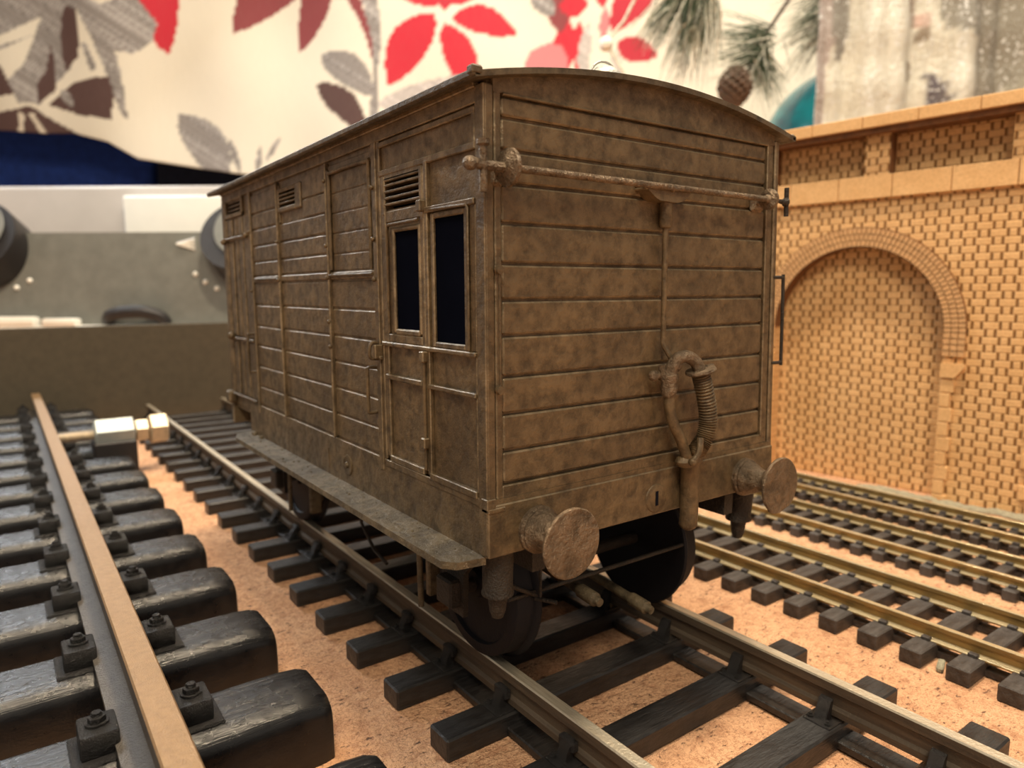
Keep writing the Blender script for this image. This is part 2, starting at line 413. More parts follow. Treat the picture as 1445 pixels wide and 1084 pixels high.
fine_track('narrow_track', 'finest track with closest sleepers along the foot of the brick wall', 11.50, 12.62, -.44, 11.2, 12.92, .405, .20, 1.75, -3.5, 17, .22, .20)

# ================================================================ the van
van = empty('railway_van', (0, 0, 0), label='brown painted planked railway van with oval buffers standing on the middle track', cat='railway van')
HW, L, ZF = 2.68, 10.78, 2.78
def zroof(x): return 7.72 - .33 * (x / 2.85) ** 2
VP = []
def vp(b, name, m='van', parent=None, smooth=35):
    o = b.build(name, m, parent or van, smooth); VP.append(o); return o

# body: thin walls round a dark hollow, real openings in the left side
def holes_wall(b, y0, y1, z0, z1, holes, xa, xb, m=None):
    Y = sorted({y0, y1} | {h[0] for h in holes} | {h[1] for h in holes}); Z = sorted({z0, z1} | {h[2] for h in holes} | {h[3] for h in holes})
    for i in range(len(Y) - 1):
        for j in range(len(Z) - 1):
            cy, cz = (Y[i] + Y[i + 1]) / 2, (Z[j] + Z[j + 1]) / 2
            if not any(h[0] < cy < h[1] and h[2] < cz < h[3] for h in holes): b.box(xa, xb, Y[i], Y[i + 1], Z[j], Z[j + 1], m)
LOUV = [(1.48, 2.45, 6.27 + .083 * k, 6.27 + .083 * k + .052) for k in range(5)]
SML = [(5.92, 6.80, 6.72 + .07 * k, 6.72 + .07 * k + .045) for k in range(4)]
RRL = [(9.27, 10.48, 6.90 + .085 * k, 6.90 + .085 * k + .055) for k in range(3)]
HOLES = [(1.47, 2.19, 4.68, 5.96), (.45, 1.14, 4.56, 6.05)] + LOUV + SML + RRL
b = MD('van')
holes_wall(b, 0.05, L - .05, 2.6, 7.34, HOLES, -2.62, -2.52)
b.box(2.52, 2.66, .05, L - .05, 2.6, 7.34); b.box(-2.6, 2.6, L - .16, L - .05, 2.6, 7.34)
b.box(-2.6, 2.6, .05, .16, 2.6, 7.34); b.box(-2.6, 2.6, .1, L - .1, 2.5, 2.62)
for y in (.05, L - .16):
    b.prism([(-2.6, 7.3)] + [(x, zroof(x) - .03) for x in [-2.6 + .4 * k for k in range(14)]] + [(2.6, 7.3)], 'y', y, y + .11)
vp(b, 'body_shell')
b = MD('inner'); b.box(-2.515, -2.50, .2, .43, 2.7, 7.3); b.box(-1.2, -1.15, .2, L - .2, 2.63, 7.3)
vp(b, 'inner_partition', 'inner')

# planked end
b = MD('van'); seams = [2.965, 3.35, 3.78, 4.21, 4.675, 5.075, 5.48, 5.92, 6.345, 6.70, 7.04, 7.27]
for z0, z1 in zip(seams, seams[1:]):
    b.box(-2.44, 2.37, .0, .08, z0 + .018, z1 - .018, None, .02)
b.box(-2.5, 2.44, .055, .08, 2.9, 7.3)
vp(b, 'end_planking')
b = MD('van')
b.box(-2.68, -2.56, -.025, .16, ZF, 7.36, None, .02); b.box(-2.545, -2.455, -.012, .08, 2.80, 7.30, None, .015)
b.box(2.58, 2.68, -.025, .16, ZF, 7.36, None, .02); b.box(2.385, 2.56, -.005, .08, 2.80, 7.30, None, .015); b.box(2.38, 2.42, -.03, .05, 2.93, 7.29, None, .012)
b.box(-2.46, 2.40, -.012, .08, 2.80, 2.95, None, .012)
b.prism([(-2.56, 7.285)] + [(x, zroof(x) - .02) for x in [-2.56 + .32 * k for k in range(17)]] + [(2.56, 7.285)], 'y', -.015, .08)
b.tube([(-2.44, -.02, 7.275), (2.38, -.02, 7.275)], .018)
vp(b, 'end_framing')

# roof: one bent sheet
b = MD('vanroof'); xs = [-2.87 + 5.74 * k / 28 for k in range(29)]
poly = [(x, zroof(x) + .03) for x in xs] + [(x, zroof(x) - .035) for x in xs[::-1]]
b.prism(poly, 'y', -.16, L + .35)
b.box(-2.90, -2.80, -.16, L + .35, 7.36, 7.44, None, .015); b.box(2.80, 2.90, -.16, L + .35, 7.36, 7.44, None, .015)
b.box(-2.92, -2.78, -.17, -.05, 7.38, 7.475, None, .02)
b.ball((2.84, -.12, 7.42), .045, None, 8)
vp(b, 'roof', 'vanroof')
b = MD('ventcap'); b.lathe((.35, 1.35, 7.55), (0, 0, 1), [(0, .12), (.45, .12), (.5, .26), (.58, .29), (.70, .25), (.79, .15), (.82, 0)], None, 28)
b.tube([(.35 + .29 * math.cos(a), 1.35, 8.18 + .25 * math.sin(a)) for a in [math.pi * k / 12 for k in range(13)]], .018)
vp(b, 'roof_ventilator', 'ventcap')['label'] = 'pale grey domed ventilator cap'

# ---- left side, layer by layer (x runs outward to -2.68)
def sbox(b, y0, y1, z0, z1, xo=-2.675, bev=.012, xi=-2.615): b.box(xo, xi, y0, y1, z0, z1, None, bev)
b = MD('van')
sbox(b, -.02, .15, 2.15, 7.36, -2.69); sbox(b, .15, L, 7.19, 7.37, -2.675); sbox(b, .15, L, 7.34, 7.40, -2.71)
sbox(b, .15, .205, 2.8, 7.2, -2.66)
sbox(b, .20, 2.66, 7.10, 7.17, -2.67); sbox(b, .20, 2.60, 6.72, 6.80, -2.67); sbox(b, 2.58, 2.66, 2.8, 7.2, -2.665)
sbox(b, .205, .27, 6.78, 7.12, -2.665); sbox(b, 2.66, 2.79, 2.62, 7.2, -2.685)
sbox(b, .20, 2.6, 4.43, 4.49, -2.69, .015); sbox(b, .20, 1.30, 3.96, 4.02, -2.69); 
sbox(b, .20, 1.30, 2.78, 2.87, -2.69); sbox(b, .2, .33, 4.49, 6.2, -2.66); sbox(b, .20, 1.32, 6.13, 6.20, -2.69)
sbox(b, 1.27, 1.35, 2.84, 6.76, -2.675); sbox(b, .205, .24, 2.85, 4.45, -2.66)
vp(b, 'side_framing')
# fixed window beside the door
b = MD('van')
for (y0, y1, z0, z1) in ((.38, .45, 4.49, 6.12), (1.14, 1.21, 4.49, 6.12), (.45, 1.14, 4.49, 4.56), (.45, 1.14, 6.05, 6.12)): sbox(b, y0, y1, z0, z1, -2.665, .015)
b.tube([(-2.68, .335, 4.5), (-2.68, .335, 6.1), (-2.68, .36, 6.14), (-2.68, 1.2, 6.16)], .02)
vp(b, 'window_frame')
# front door
for (y0, y1, z0, z1) in ((.43, 1.16, 4.54, 6.07), (1.46, 2.22, 4.64, 5.98)):
    b = MD('pane'); b.box(-2.622, -2.618, y0, y1, z0, z1); vp(b, 'window_pane', 'pane')
b = MD('van')
sbox(b, 1.38, 1.47, 2.86, 6.72, -2.66); sbox(b, 2.44, 2.57, 2.86, 6.72, -2.66)
sbox(b, 1.47, 2.44, 2.80, 2.89, -2.68); sbox(b, 1.47, 2.5, 3.97, 4.04, -2.69); sbox(b, 1.47, 2.44, 4.49, 4.60, -2.66); sbox(b, 1.47, 2.44, 6.64, 6.74, -2.66)
sbox(b, 1.47, 2.44, 6.10, 6.25, -2.65)
for (y0, y1, z0, z1) in ((1.47, 1.53, 4.62, 6.02), (2.19, 2.27, 4.62, 6.02), (1.53, 2.19, 4.60, 4.68), (1.5, 2.2, 5.96, 6.02)): sbox(b, y0, y1, z0, z1, -2.67, .02)
b.tube([(-2.68, 2.36, 4.62), (-2.68, 2.36, 5.98), (-2.68, 2.32, 6.06), (-2.68, 1.48, 6.07)], .022)
door = vp(b, 'door')
b = MD('van')
for z in (6.22, 4.36, 3.25): b.box(-2.75, -2.66, 1.31, 1.42, z - .07, z + .07, None, .015)
b.cyl((-2.70, 1.365, 2.9), (-2.70, 1.365, 4.4), .025)
vp(b, 'hinge', parent=door)
b = MD('van'); b.tube(curve([(-2.66, 2.72, 4.45), (-2.78, 2.72, 4.46), (-2.82, 2.72, 4.36), (-2.80, 2.72, 4.25), (-2.66, 2.72, 4.24)]), .026)
b.box(-2.72, -2.66, 2.6, 2.75, 4.23, 4.28, None, .01); b.box(-2.78, -2.66, 2.62, 2.68, 4.24, 4.44, None, .012)
vp(b, 'door_handle', parent=door)
b = MD('van')
for i, (y0, y1, z0, z1) in enumerate(LOUV): b.box(-2.66, -2.60, y0 - .02, y1 + .02, z1, z1 + .03, None, .008)
for (y0, y1, z0, z1) in ((1.40, 1.48, 6.2, 6.72), (2.45, 2.52, 6.2, 6.72)): sbox(b, y0, y1, z0, z1, -2.665)
vp(b, 'louvre_vent')
def grab(y, z0, z1, x=-2.66, out=-.14, m='van'):
    b = MD(m); b.tube(curve([(x, y, z1), (x + out * .9, y, z1), (x + out, y, z1 - .06), (x + out, y, z0 + .06), (x + out * .9, y, z0), (x, y, z0)], 5), .026)
    return vp(b, 'grab_rail', m)
grab(2.85, 3.45, 4.10); grab(8.78, 3.5, 4.3)
grab(-.01, 4.05, 5.36, 2.62, .27, 'under')
# middle planks
b = MD('van'); zs = [2.82, 3.22, 3.65, 4.08, 4.49, 4.92, 5.36, 5.50, 5.785, 6.10, 6.43, 6.745, 7.13]
cols = [(2.81, 4.43), (4.52, 6.86), (6.95, 8.62)]
for ci, (y0, y1) in enumerate(cols):
    for z0, z1 in zip(zs, zs[1:]):
        xo = -2.650 if abs(z0 - 5.36) > .01 else -2.672
        if ci == 0 and z0 > 5.45: continue
        if ci == 1 and z0 > 6.42 and z1 < 7.14:      # round the small louvre
            b.box(xo, -2.615, y0, 5.62, z0 + .012, z1 - .012, None, .011); b.box(xo, -2.615, 6.83, y1, z0 + .012, z1 - .012, None, .008)
            continue
        b.box(xo, -2.615, y0, y1, z0 + .016 + random.uniform(-.004, .004), z1 - .016, None, .016)
    b.box(-2.63, -2.615, y0, y1, 2.78, 5.4)
b.box(-2.650, -2.615, 2.81, 4.43, 7.00, 7.12, None, .011)
for z0, z1 in zip([5.50, 5.765, 6.08, 6.39, 6.69], [5.765, 6.08, 6.39, 6.69, 6.99]): b.box(-2.632, -2.615, 2.97, 4.36, z0 + .012, z1 - .012, None, .008)
vp(b, 'side_planking')
b = MD('van')
for y in (4.475, 6.905):
    q = MD('van'); q.box(-2.70, -2.62, y - .028, y + .028, 2.80, 7.18, None, .018); vp(q, 'side_strap')
q = MD('van'); q.box(-2.685, -2.61, 8.62, 8.72, 2.62, 7.2, None, .02); vp(q, 'door_post')
for y, z in ((4.475, 6.9), (4.475, 5.9), (4.475, 5.4), (4.475, 4.7), (4.475, 4.3), (6.905, 6.1), (6.905, 5.4), (2.75, 6.6), (2.75, 5.9), (2.75, 5.35), (8.67, 5.2), (8.67, 6.4)):
    b.ball((-2.705, y + random.uniform(-.01, .01), z), .035, None, 8)
b.tube(curve([(-2.655, 2.93, 5.50), (-2.66, 2.92, 6.85), (-2.66, 3.0, 6.99), (-2.66, 4.3, 7.0), (-2.66, 4.38, 6.9), (-2.66, 4.39, 5.52)], 5), .03)
for ya, yb2 in ((2.82, 4.42), (7.0, 8.4)):
    q = MD('van'); q.tube([(-2.69, ya, 5.43), (-2.69, yb2, 5.435)], .022); vp(q, 'slide_rail')
vp(b, 'side_strapping')
b = MD('van')
for (y0, y1, z0, z1) in SML: b.box(-2.67, -2.60, y0 - .02, y1 + .02, z1, z1 + .028, None, .008)
for (y0, y1, z0, z1) in ((5.65, 5.92, 6.62, 7.05), (6.80, 6.9, 6.62, 7.05), (5.92, 6.80, 6.62, 6.71), (5.92, 6.80, 7.0, 7.05)): sbox(b, y0, y1, z0, z1, -2.675, .02)
vp(b, 'louvre_vent')
# rear doors
b = MD('van')
for y0, y1, xo in ((8.76, 9.18, -2.66), (9.28, 9.60, -2.66), (9.72, 9.96, -2.645), (10.07, 10.40, -2.66), (10.49, 10.6, -2.67)):
    for za, zb in ((2.88, 4.10), (4.20, 6.30), (6.40, 6.78)): b.box(xo, -2.615, y0, y1, za, zb, None, .02)
for z in (6.35, 4.15, 2.85): b.tube([(-2.68, 8.75, z), (-2.68, 10.6, z)], .03)
for (y0, y1, z0, z1) in ((9.2, 9.27, 6.8, 7.19), (10.48, 10.56, 6.8, 7.19), (9.2, 10.5, 6.8, 6.89), (9.2, 10.5, 7.16, 7.2)): sbox(b, y0, y1, z0, z1, -2.68, .015)
sbox(b, 10.6, L, 2.6, 7.2, -2.68); b.box(-2.8, -2.6, 10.55, 10.85, 2.62, 2.9, None, .04); b.ball((-2.74, 10.3, 4.2), .09, None, 8); b.ball((-2.74, 10.5, 6.3), .07, None, 8); b.ball((-2.72, 8.85, 6.35), .06, None, 8)
vp(b, 'rear_door')

# ---- frame
b = MD('van'); b.box(-2.665, -2.2, .05, 9.36, 2.10, 2.80, None, .012); b.box(-2.675, -2.6, .05, 2.6, 2.70, 2.80, None, .01)
b.lathe((-2.66, 4.0, 2.43), (-1, 0, 0), [(0, .17), (.02, .17), (.025, .14), (.02, .13), (.02, .05), (.05, .04), (.055, 0)], None, 20)
b.box(-2.675, -2.6, 4.80, 4.84, 2.22, 2.57); b.box(-2.2, -2.0, 9.3, L - .1, 2.1, 2.6)
b.box(2.2, 2.665, .05, L - .05, 2.10, 2.80, None, .012)
vp(b, 'solebar')
b = MD('step'); b.prism([(-3.14, .28), (-3.02, .12), (-2.66, .06), (-2.66, 9.36), (-3.0, 9.3), (-3.12, 8.9)], 'z', 2.03, 2.12)
for k in range(60):
    b.ball((random.uniform(-3.05, -2.7), random.uniform(.3, 9), 2.12 + .002), random.uniform(.006, .022), None, 6)
for y in (9.0, 8.9, 8.45): b.ball((-2.72, y, 2.14), .05, None, 8)
vp(b, 'running_board', 'step')
b = MD('van'); b.box(-2.685, 2.685, -.04, .16, 2.125, 2.745, None, .015); b.box(-2.69, -2.45, -.055, .1, 2.66, 2.72, None, .012); b.box(-2.705, -2.58, -.05, .08, 2.70, 2.83, None, .01)
b.box(-2.682, 2.67, -.02, .12, 2.73, 2.81)
vp(b, 'headstock')
b = MD('van'); b.lathe((.07, -.04, 2.36), (0, -1, 0), [(0, .20), (.012, .19), (.02, .16), (.02, 0)], None, 24)
vp(b, 'coupling_plate')
b = MD('inner'); b.box(.045, .095, -.066, -.05, 2.26, 2.46); vp(b, 'coupling_slot', 'inner')
b = MD('van'); b.box(-2.685, 2.685, L - .12, L + .04, 2.125, 2.745, None, .015); vp(b, 'headstock')

# ---- buffers
for yb, d in ((-.04, -1), (L + .04, 1)):
    for x in (-1.977, 1.977):
        b = MD('cast'); z = 2.35
        b.lathe((x, yb, z), (0, d, 0), [(0, .29), (.05, .29), (.07, .265), (.10, .27), (.13, .245), (.17, .235), (.24, .20), (.34, .165), (.38, .165), (.39, .13)], None, 32)
        hs = vp(b, 'buffer', 'cast')
        b = MD('cast'); b.lathe((x, yb, z), (0, d, 0), [(.36, .10), (.56, .10), (.58, .15), (.595, .36), (.605, .41), (.63, .415), (.645, .40), (.655, .2), (.66, 0)], None, 48)
        vp(b, 'buffer_head', 'cast', hs)

# ---- wheels, axles, axle guards, brakes
for yc in (1.66, L - 1.66):
    for sx in (-1, 1):
        b = MD('wheel'); b.lathe((sx * 1.42, yc, 1.03), (sx, 0, 0), [(0, .35), (0, 1.02), (.01, 1.10), (.05, 1.12), (.09, 1.09), (.11, 1.04), (.36, 1.02), (.38, .99), (.38, .86), (.32, .84), (.32, .22), (.40, .20), (.40, 0)], None, 56)
        vp(b, 'wheel', 'wheel')
        b = MD('under'); x = sx * 2.12
        b.prism([(yc - .95, 2.12), (yc + .95, 2.12), (yc + .9, 1.95), (yc + .3, 1.35), (yc + .27, .72), (yc - .27, .72), (yc - .3, 1.35), (yc - .9, 1.95)], 'x', x - .04, x + .04)
        b.box(x - .2 if sx < 0 else x - .04, x + .04 if sx < 0 else x + .2, yc - .2, yc + .2, .84, 1.24, None, .03)
        b.prism([(yc - .9, 1.98), (yc - .55, 1.72), (yc, 1.6), (yc + .55, 1.72), (yc + .9, 1.98), (yc + .9, 2.05), (yc - .9, 2.05)], 'x', x + sx * .05, x + sx * .17)
        vp(b, 'axle_guard', 'under')
        b = MD('step'); yy = yc + 1.17 if yc < 5 else yc - 1.17; q = 1 if yc < 5 else -1
        b.box(sx * 1.80 - .12, sx * 1.80 + .12, yy - .06, yy + .06, .45, 1.25, None, .025); b.box(sx * 1.66 - .1, sx * 1.66 + .1, yy - .16 * q - .05, yy - .16 * q + .06, .65, 1.2, None, .03)
        b.cyl((sx * 1.80, yy, 1.2), (sx * 1.80, yy + .05, 2.15), .035)
        b.cyl((sx * 2.22, yy - .35 * q, .5), (sx * 2.22, yy - .30 * q, 2.1), .045)
        vp(b, 'brake_shoe', 'step')
    b = MD('under'); b.cyl((-2.2, yc, 1.03), (2.2, yc, 1.03), .1); vp(b, 'axle', 'under')
b = MD('under'); b.cyl((-1.95, .62, 1.20), (1.45, .62, 1.20), .032); b.cyl((-1.52, .6, 1.12), (-1.35, .35, 1.10), .03); b.cyl((-1.55, .45, 2.1), (-1.55, .45, 1.2), .02); b.cyl((-2.0, .5, 1.45), (-1.5, .6, 1.15), .03)
b.box(-1.9, 1.9, 3.2, 3.5, 1.6, 2.1); b.box(-1.9, 1.9, L - 3.5, L - 3.2, 1.6, 2.1); b.box(-1.95, -1.75, .1, L - .1, 1.75, 2.5); b.box(1.75, 1.95, .1, L - .1, 1.75, 2.5)
b.tube([(-1.9, 5.2, 2.1), (-1.95, 5.2, 1.0), (-1.9, 4.8, .6), (-1.9, 4.3, .5)], .03); b.tube([(-2.0, 5.6, 2.1), (-2.0, 5.6, 1.1)], .03); b.box(-2.3, 2.3, .1, L - .1, 2.35, 2.5)
vp(b, 'brake_rigging', 'under')
for x, z, ya in ((-.66, .95, .35), (.36, .55, .35)):
    b = MD('step'); b.lathe((x, ya + 1.2, z + .12), (0, -1, -.1), [(0, .07), (.85, .07), (.9, .10), (1.2, .10), (1.22, .07), (1.3, .06)], None, 12); vp(b, 'brake_pipe', 'van')
for x in (-2.38, 2.30):
    b = MD('under'); b.lathe((x, .22, 2.13), (0, .02, -1), [(0, .2), (.05, .19), (.52, .185), (.55, .2), (.58, .2), (.60, .125), (.80, .10), (.88, .07)], None, 18)
    b.box(x - .14, x + .14, .18, .34, 1.55, 2.13); vp(b, 'steam_pipe', 'under')

# ---- gear on the end
YR = -.22
b = MD('cast')
b.cyl((-2.86, YR, 6.475), (2.18, YR, 6.465), .042, None, 12)
b.tube(curve([(-2.46, YR, 6.47), (-2.8, YR, 6.47), (-3.02, YR - .01, 6.49)], 4), .055)
rod = vp(b, 'lamp_rod', 'cast')
b = MD('cast'); b.cyl((-2.83, YR, 6.20), (-2.83, YR, 6.70), .045, None, 10); b.lathe((-2.83, YR, 6.66), (0, 0, 1), [(0, .045), (.02, .07), (.07, .07), (.075, 0)], None, 10)
b.ball((-2.99, YR, 6.475), .085, None, 12, (1, .9, .9)); vp(b, 'rod_handle', 'cast', rod)
b = MD('cast'); b.lathe((-2.56, YR, 6.475), (1, 0, 0), [(-.02, .07), (.0, .1), (.03, .20), (.07, .205), (.09, .19), (.12, .09), (.18, .055)], None, 24)
b.cyl((-2.5, YR, 6.475), (-2.52, .02, 6.475), .07); b.box(-2.62, -2.42, -.05, .05, 6.30, 6.55, None, .04); vp(b, 'rod_bearing', 'cast', rod)
b = MD('cast'); b.lathe((2.10, YR, 6.465), (1, 0, 0), [(-.05, .05), (0, .07), (.03, .15), (.07, .15), (.09, .14), (.13, .06), (.2, .04)], None, 20)
b.cyl((2.13, YR, 6.465), (2.15, .02, 6.45), .06); b.box(2.0, 2.3, -.05, .03, 6.3, 6.52, None, .04)
vp(b, 'rod_bearing', 'cast', rod)
b = MD('under'); b.cyl((2.16, YR, 6.465), (2.58, YR, 6.455), .03); b.lathe((2.45, YR, 6.455), (1, 0, 0), [(0, .035), (.06, .04), (.12, .07), (.13, .0)], None, 12); b.cyl((2.59, YR, 6.25), (2.59, YR, 6.66), .034, None, 10)
vp(b, 'rod_handle', 'under', rod)
b = MD('van')
b.prism([(-.40, 6.47), (-.36, 6.42), (-.22, 6.33), (-.14, 6.30), (.20, 6.29), (.33, 6.33), (.44, 6.42), (.46, 6.47), (.3, 6.50), (-.3, 6.51)], 'y', -.2, .02)
b.box(-.4, .46, -.2, .02, 6.42, 6.45, None, .01); b.ball((.08, -.2, 6.46), .05, None, 10)
vp(b, 'pipe_bracket')
b = MD('van'); b.lathe((.09, -.09, 6.31), (0, 0, -1), [(0, .08), (.30, .085), (.33, .07), (.34, .04), (1.80, .034)], None, 14)
b.tube(curve([(.09, -.09, 4.55), (.09, -.10, 4.46), (.13, -.14, 4.36), (.18, -.18, 4.25)]), .036)
vp(b, 'down_pipe')
# vacuum hose
b = MD('cast')
b.tube(curve([(.10, -.22, 4.0), (.10, -.24, 4.15), (.16, -.27, 4.27), (.30, -.30, 4.31), (.44, -.34, 4.24), (.52, -.36, 4.12)]), .085, None, 12)
b.ball((.16, -.24, 4.2), .10, None, 10); b.lathe((.10, -.2, 4.12), (0, 0, -1), [(0, .07), (.04, .12), (.1, .125), (.14, .11), (.22, .115), (.3, .10), (.34, .08)], None, 18)
b.lathe((.05, -.15, 4.06), (-1, 0, .05), [(0, .07), (.06, .07), (.07, .04), (.16, .035), (.17, .075), (.22, .07), (.25, .03)], None, 10)
b.box(-.02, .02, -.2, -.12, 4.05, 4.2)
vp(b, 'hose_elbow', 'cast')
b = MD('cast'); b.lathe((.53, -.36, 4.13), (.25, -.05, -1), [(0, .09), (.0, .2), (.03, .21), (.05, .19), (.06, .1)], None, 24)
b.cyl((.66, -.36, 4.13), (.78, -.36, 4.15), .045); vp(b, 'hose_coupling', 'cast')
b = MD('van'); cp = curve([(.53, -.36, 4.09), (.60, -.37, 3.88), (.68, -.37, 3.62), (.72, -.36, 3.38), (.68, -.34, 3.18), (.60, -.32, 3.05), (.50, -.33, 2.95)], 30)
n = len(cp); b.tube(cp, .1, None, 14, lambda f: (.118 if f < .9 else .118 - (f - .9) * .6) * (1 + .10 * math.sin(f * n * math.pi / 2.6)))
b.tube(curve([(.50, -.42, 3.20), (.45, -.45, 3.06), (.40, -.44, 2.96), (.34, -.42, 2.90)], 5), .045); b.ball((.34, -.43, 2.90), .06, None, 8)
vp(b, 'ribbed_hose')
b = MD('van'); b.tube(curve([(.12, -.2, 3.88), (.12, -.2, 3.65), (.18, -.22, 3.42), (.30, -.24, 3.2), (.38, -.25, 3.02), (.44, -.26, 2.88)]), .075, None, 14); vp(b, 'bent_pipe')
b = MD('van'); b.lathe((.60, -.17, 2.90), (0, 0, -1), [(0, .16), (.06, .17), (.14, .13), (.85, .125), (.98, .13), (1.02, .11), (1.06, .05)], None, 20)
b.ball((.46, -.22, 2.86), .15, None, 12, (1.2, .9, .7)); b.box(.70, .80, -.06, -.03, 2.2, 2.62, None, .01)
vp(b, 'hose_standpipe')
b = MD('van'); b.cyl((-2.53, -.07, 4.1), (-2.53, -.07, 5.4), .014, None, 8)
for z in (5.41, 4.08): b.lathe((-2.54, .0, z), (0, -1, 0), [(0, .03), (.06, .03), (.065, .055), (.11, .05), (.12, .0)], None, 12)
vp(b, 'corner_handrail')
# slight out-of-square of the right-hand end, as the model has
for o in VP:
    for v in o.data.vertices:
        if v.co.x > 0: v.co.x += min(v.co.x / 2.68, 1) * (.04 - .12 * (v.co.z - 2.77) / 4.6) * (1 if v.co.z > 2 else 0)

# ================================================================ brick wall with the arch (local: x along, y toward the tracks, z up)
wr = empty('model_brick_arch_wall', (14.75, .27, G), math.atan2(.9938, -.1114), label='laser-cut orange brick retaining wall with a blind arch', cat='model wall')
S0, S1 = -7, 15; ZC, SCN, RI = 4.80, 4.72, 2.50
def wp(b, name, m, sm=30): return b.build(name, m, wr, sm)
arc = [(SCN + RI * math.cos(a), ZC + RI * math.sin(a)) for a in [math.pi * k / 40 for k in range(41)]]
b = MD('brick')     # front face split in strips so the arch opening stays clean
b.box(S0, SCN - RI, -.4, 0, 0, 8.68); b.box(SCN + RI, S1, -.4, 0, 0, 8.68)
for (x0, za), (x1, zb) in zip(arc, arc[1:]):
    b.prism([(x0, za), (x0, 8.68), (x1, 8.68), (x1, zb)], 'y', -.4, 0)
for f in b.bm.faces:
    pass
wp(b, 'brick_face', 'brick')
b = MD('brick'); b.box(SCN - RI - .3, SCN + RI + .3, -.6, -.42, 0, 8); wp(b, 'arch_infill', 'brick')
b = MD('burnt')     # scorched reveal of the opening
pr = [(x, z) for x, z in arc]; pi_ = [(SCN + (RI - .015) * math.cos(a), ZC + (RI - .015) * math.sin(a)) for a in [math.pi * k / 40 for k in range(41)]]
for k in range(40): b.prism([pr[k], pr[k + 1], pi_[k + 1], pi_[k]], 'y', -.4, .075)
wp(b, 'arch_reveal', 'burnt')
b = MD('voussoir')
for row in range(3):
    r0 = RI + .01 + row * .185; r1 = r0 + .165; n = 62 + row * 3
    for k in range(n):
        a0 = math.pi * k / n; a1 = math.pi * (k + .80) / n
        b.prism([(SCN + r * math.cos(a), ZC + r * math.sin(a)) for r, a in ((r0, a0), (r1, a0), (r1, a1), (r0, a1))], 'y', .0, .08)
    for sx in (-1, 1):
        for k in range(4):
            xa, xb = SCN - sx * r0, SCN - sx * r1; b.box(min(xa, xb), max(xa, xb), 0, .08, ZC - .17 * (k + 1) + .03, ZC - .17 * k)
b2 = MD('burnt')
b2.prism([(SCN + (RI + .57) * math.cos(a), ZC + (RI + .57) * math.sin(a)) for a in [math.pi * k / 40 for k in range(41)]] + [(SCN + RI * math.cos(a), ZC + RI * math.sin(a)) for a in [math.pi * k / 40 for k in range(40, -1, -1)]], 'y', -.01, .045)
wp(b2, 'arch_ring_joint', 'burnt'); wp(b, 'arch_ring', 'voussoir')
b = MD('mdf')
for sx in (-1, 1):
    e = SCN - sx * RI
    b.prism([(e + sx * .0, 3.95), (e - sx * .58, 3.95), (e - sx * .60, 3.86), (e - sx * .36, 3.55), (e, 3.55)], 'y', 0, .12)
    z = 3.52; k = 0
    while z > .1:
        h = .42; w = .36 if k % 2 == 0 else .28; b.box(min(e, e - sx * w), max(e, e - sx * w), -.02, .07, max(0, z - h + .02), z, None, .02); z -= h; k += 1
wp(b, 'jamb_quoin', 'mdf')
b = MD('mdf'); s = -6.9       # plain stone band and coping, slab by slab
while s < S1 - .2: b.box(s + .012, s + 1.52, -.3, .12, 8.68, 9.34, None, .012); s += 1.53
wp(b, 'stone_band', 'mdf')
b = MD('mdf'); s = -7.30
while s < S1 - .2: b.box(s + .008, s + 1.48, -.7, .42, 10.66, 11.0, None, .015); s += 1.49
wp(b, 'coping', 'mdf')
b = MD('burnt'); b.box(S0, S1, -.5, .30, 10.50, 10.67); wp(b, 'coping_underlay', 'burnt')
b = MD('brick'); b.box(S0, S1, -.6, -.40, 9.3, 10.55); wp(b, 'frieze_panel', 'brick')
b = MD('brick')
for p in (4.3, .75 - .15, -3.0, 7.85, 11.4):
    b.box(p - .35, p + .35, -.42, .02, 9.34, 10.52)
wp(b, 'frieze_pilaster', 'brick')
b = MD('burnt')
for p in (4.3, .6, -3.0, 7.85, 11.4): b.box(p - .375, p - .35, -.42, .015, 9.34, 10.52)
b.box(S0, S1, -.41, .03, 9.335, 9.35); wp(b, 'scorched_edge', 'burnt')
b = MD('mdf')
for p in (.2,):
    z = 0; k = 0
    while z < 8.6:
        w = .5 if k % 2 else .34; b.box(p - .9, p - .9 + .7 + (w - .34), -.01, .10, z + .01, min(8.66, z + .40), None, .015); z += .42; k += 1
wp(b, 'pilaster_quoin', 'mdf')

# dried glue along the foot of the wall
b = MD('glue')
for k in range(150):
    s = random.uniform(-1.2, 4.2); p = Vector((14.75 - .1114 * s, .27 + .9938 * s, 0)); q = random.uniform(.04, .14) * (1.5 if 2.8 < s < 3.9 else 1)
    b.ball((p.x - .16 - random.uniform(0, .32), p.y, G + q * .25), q, None, 7, (1.4, 1.8, .45))
tag(b.build('dried_glue', 'glue'), 'pale dried glue smeared along the foot of the brick wall', 'glue', kind='stuff')

# ================================================================ end board and things beyond it
b = MD('board'); b.box(-22, 13.2, 30.6, 31.1, G, 3.68, None, .03)
tag(b.build('end_board', 'board'), 'plain dark olive-brown board standing across the far end of the tracks', 'board')

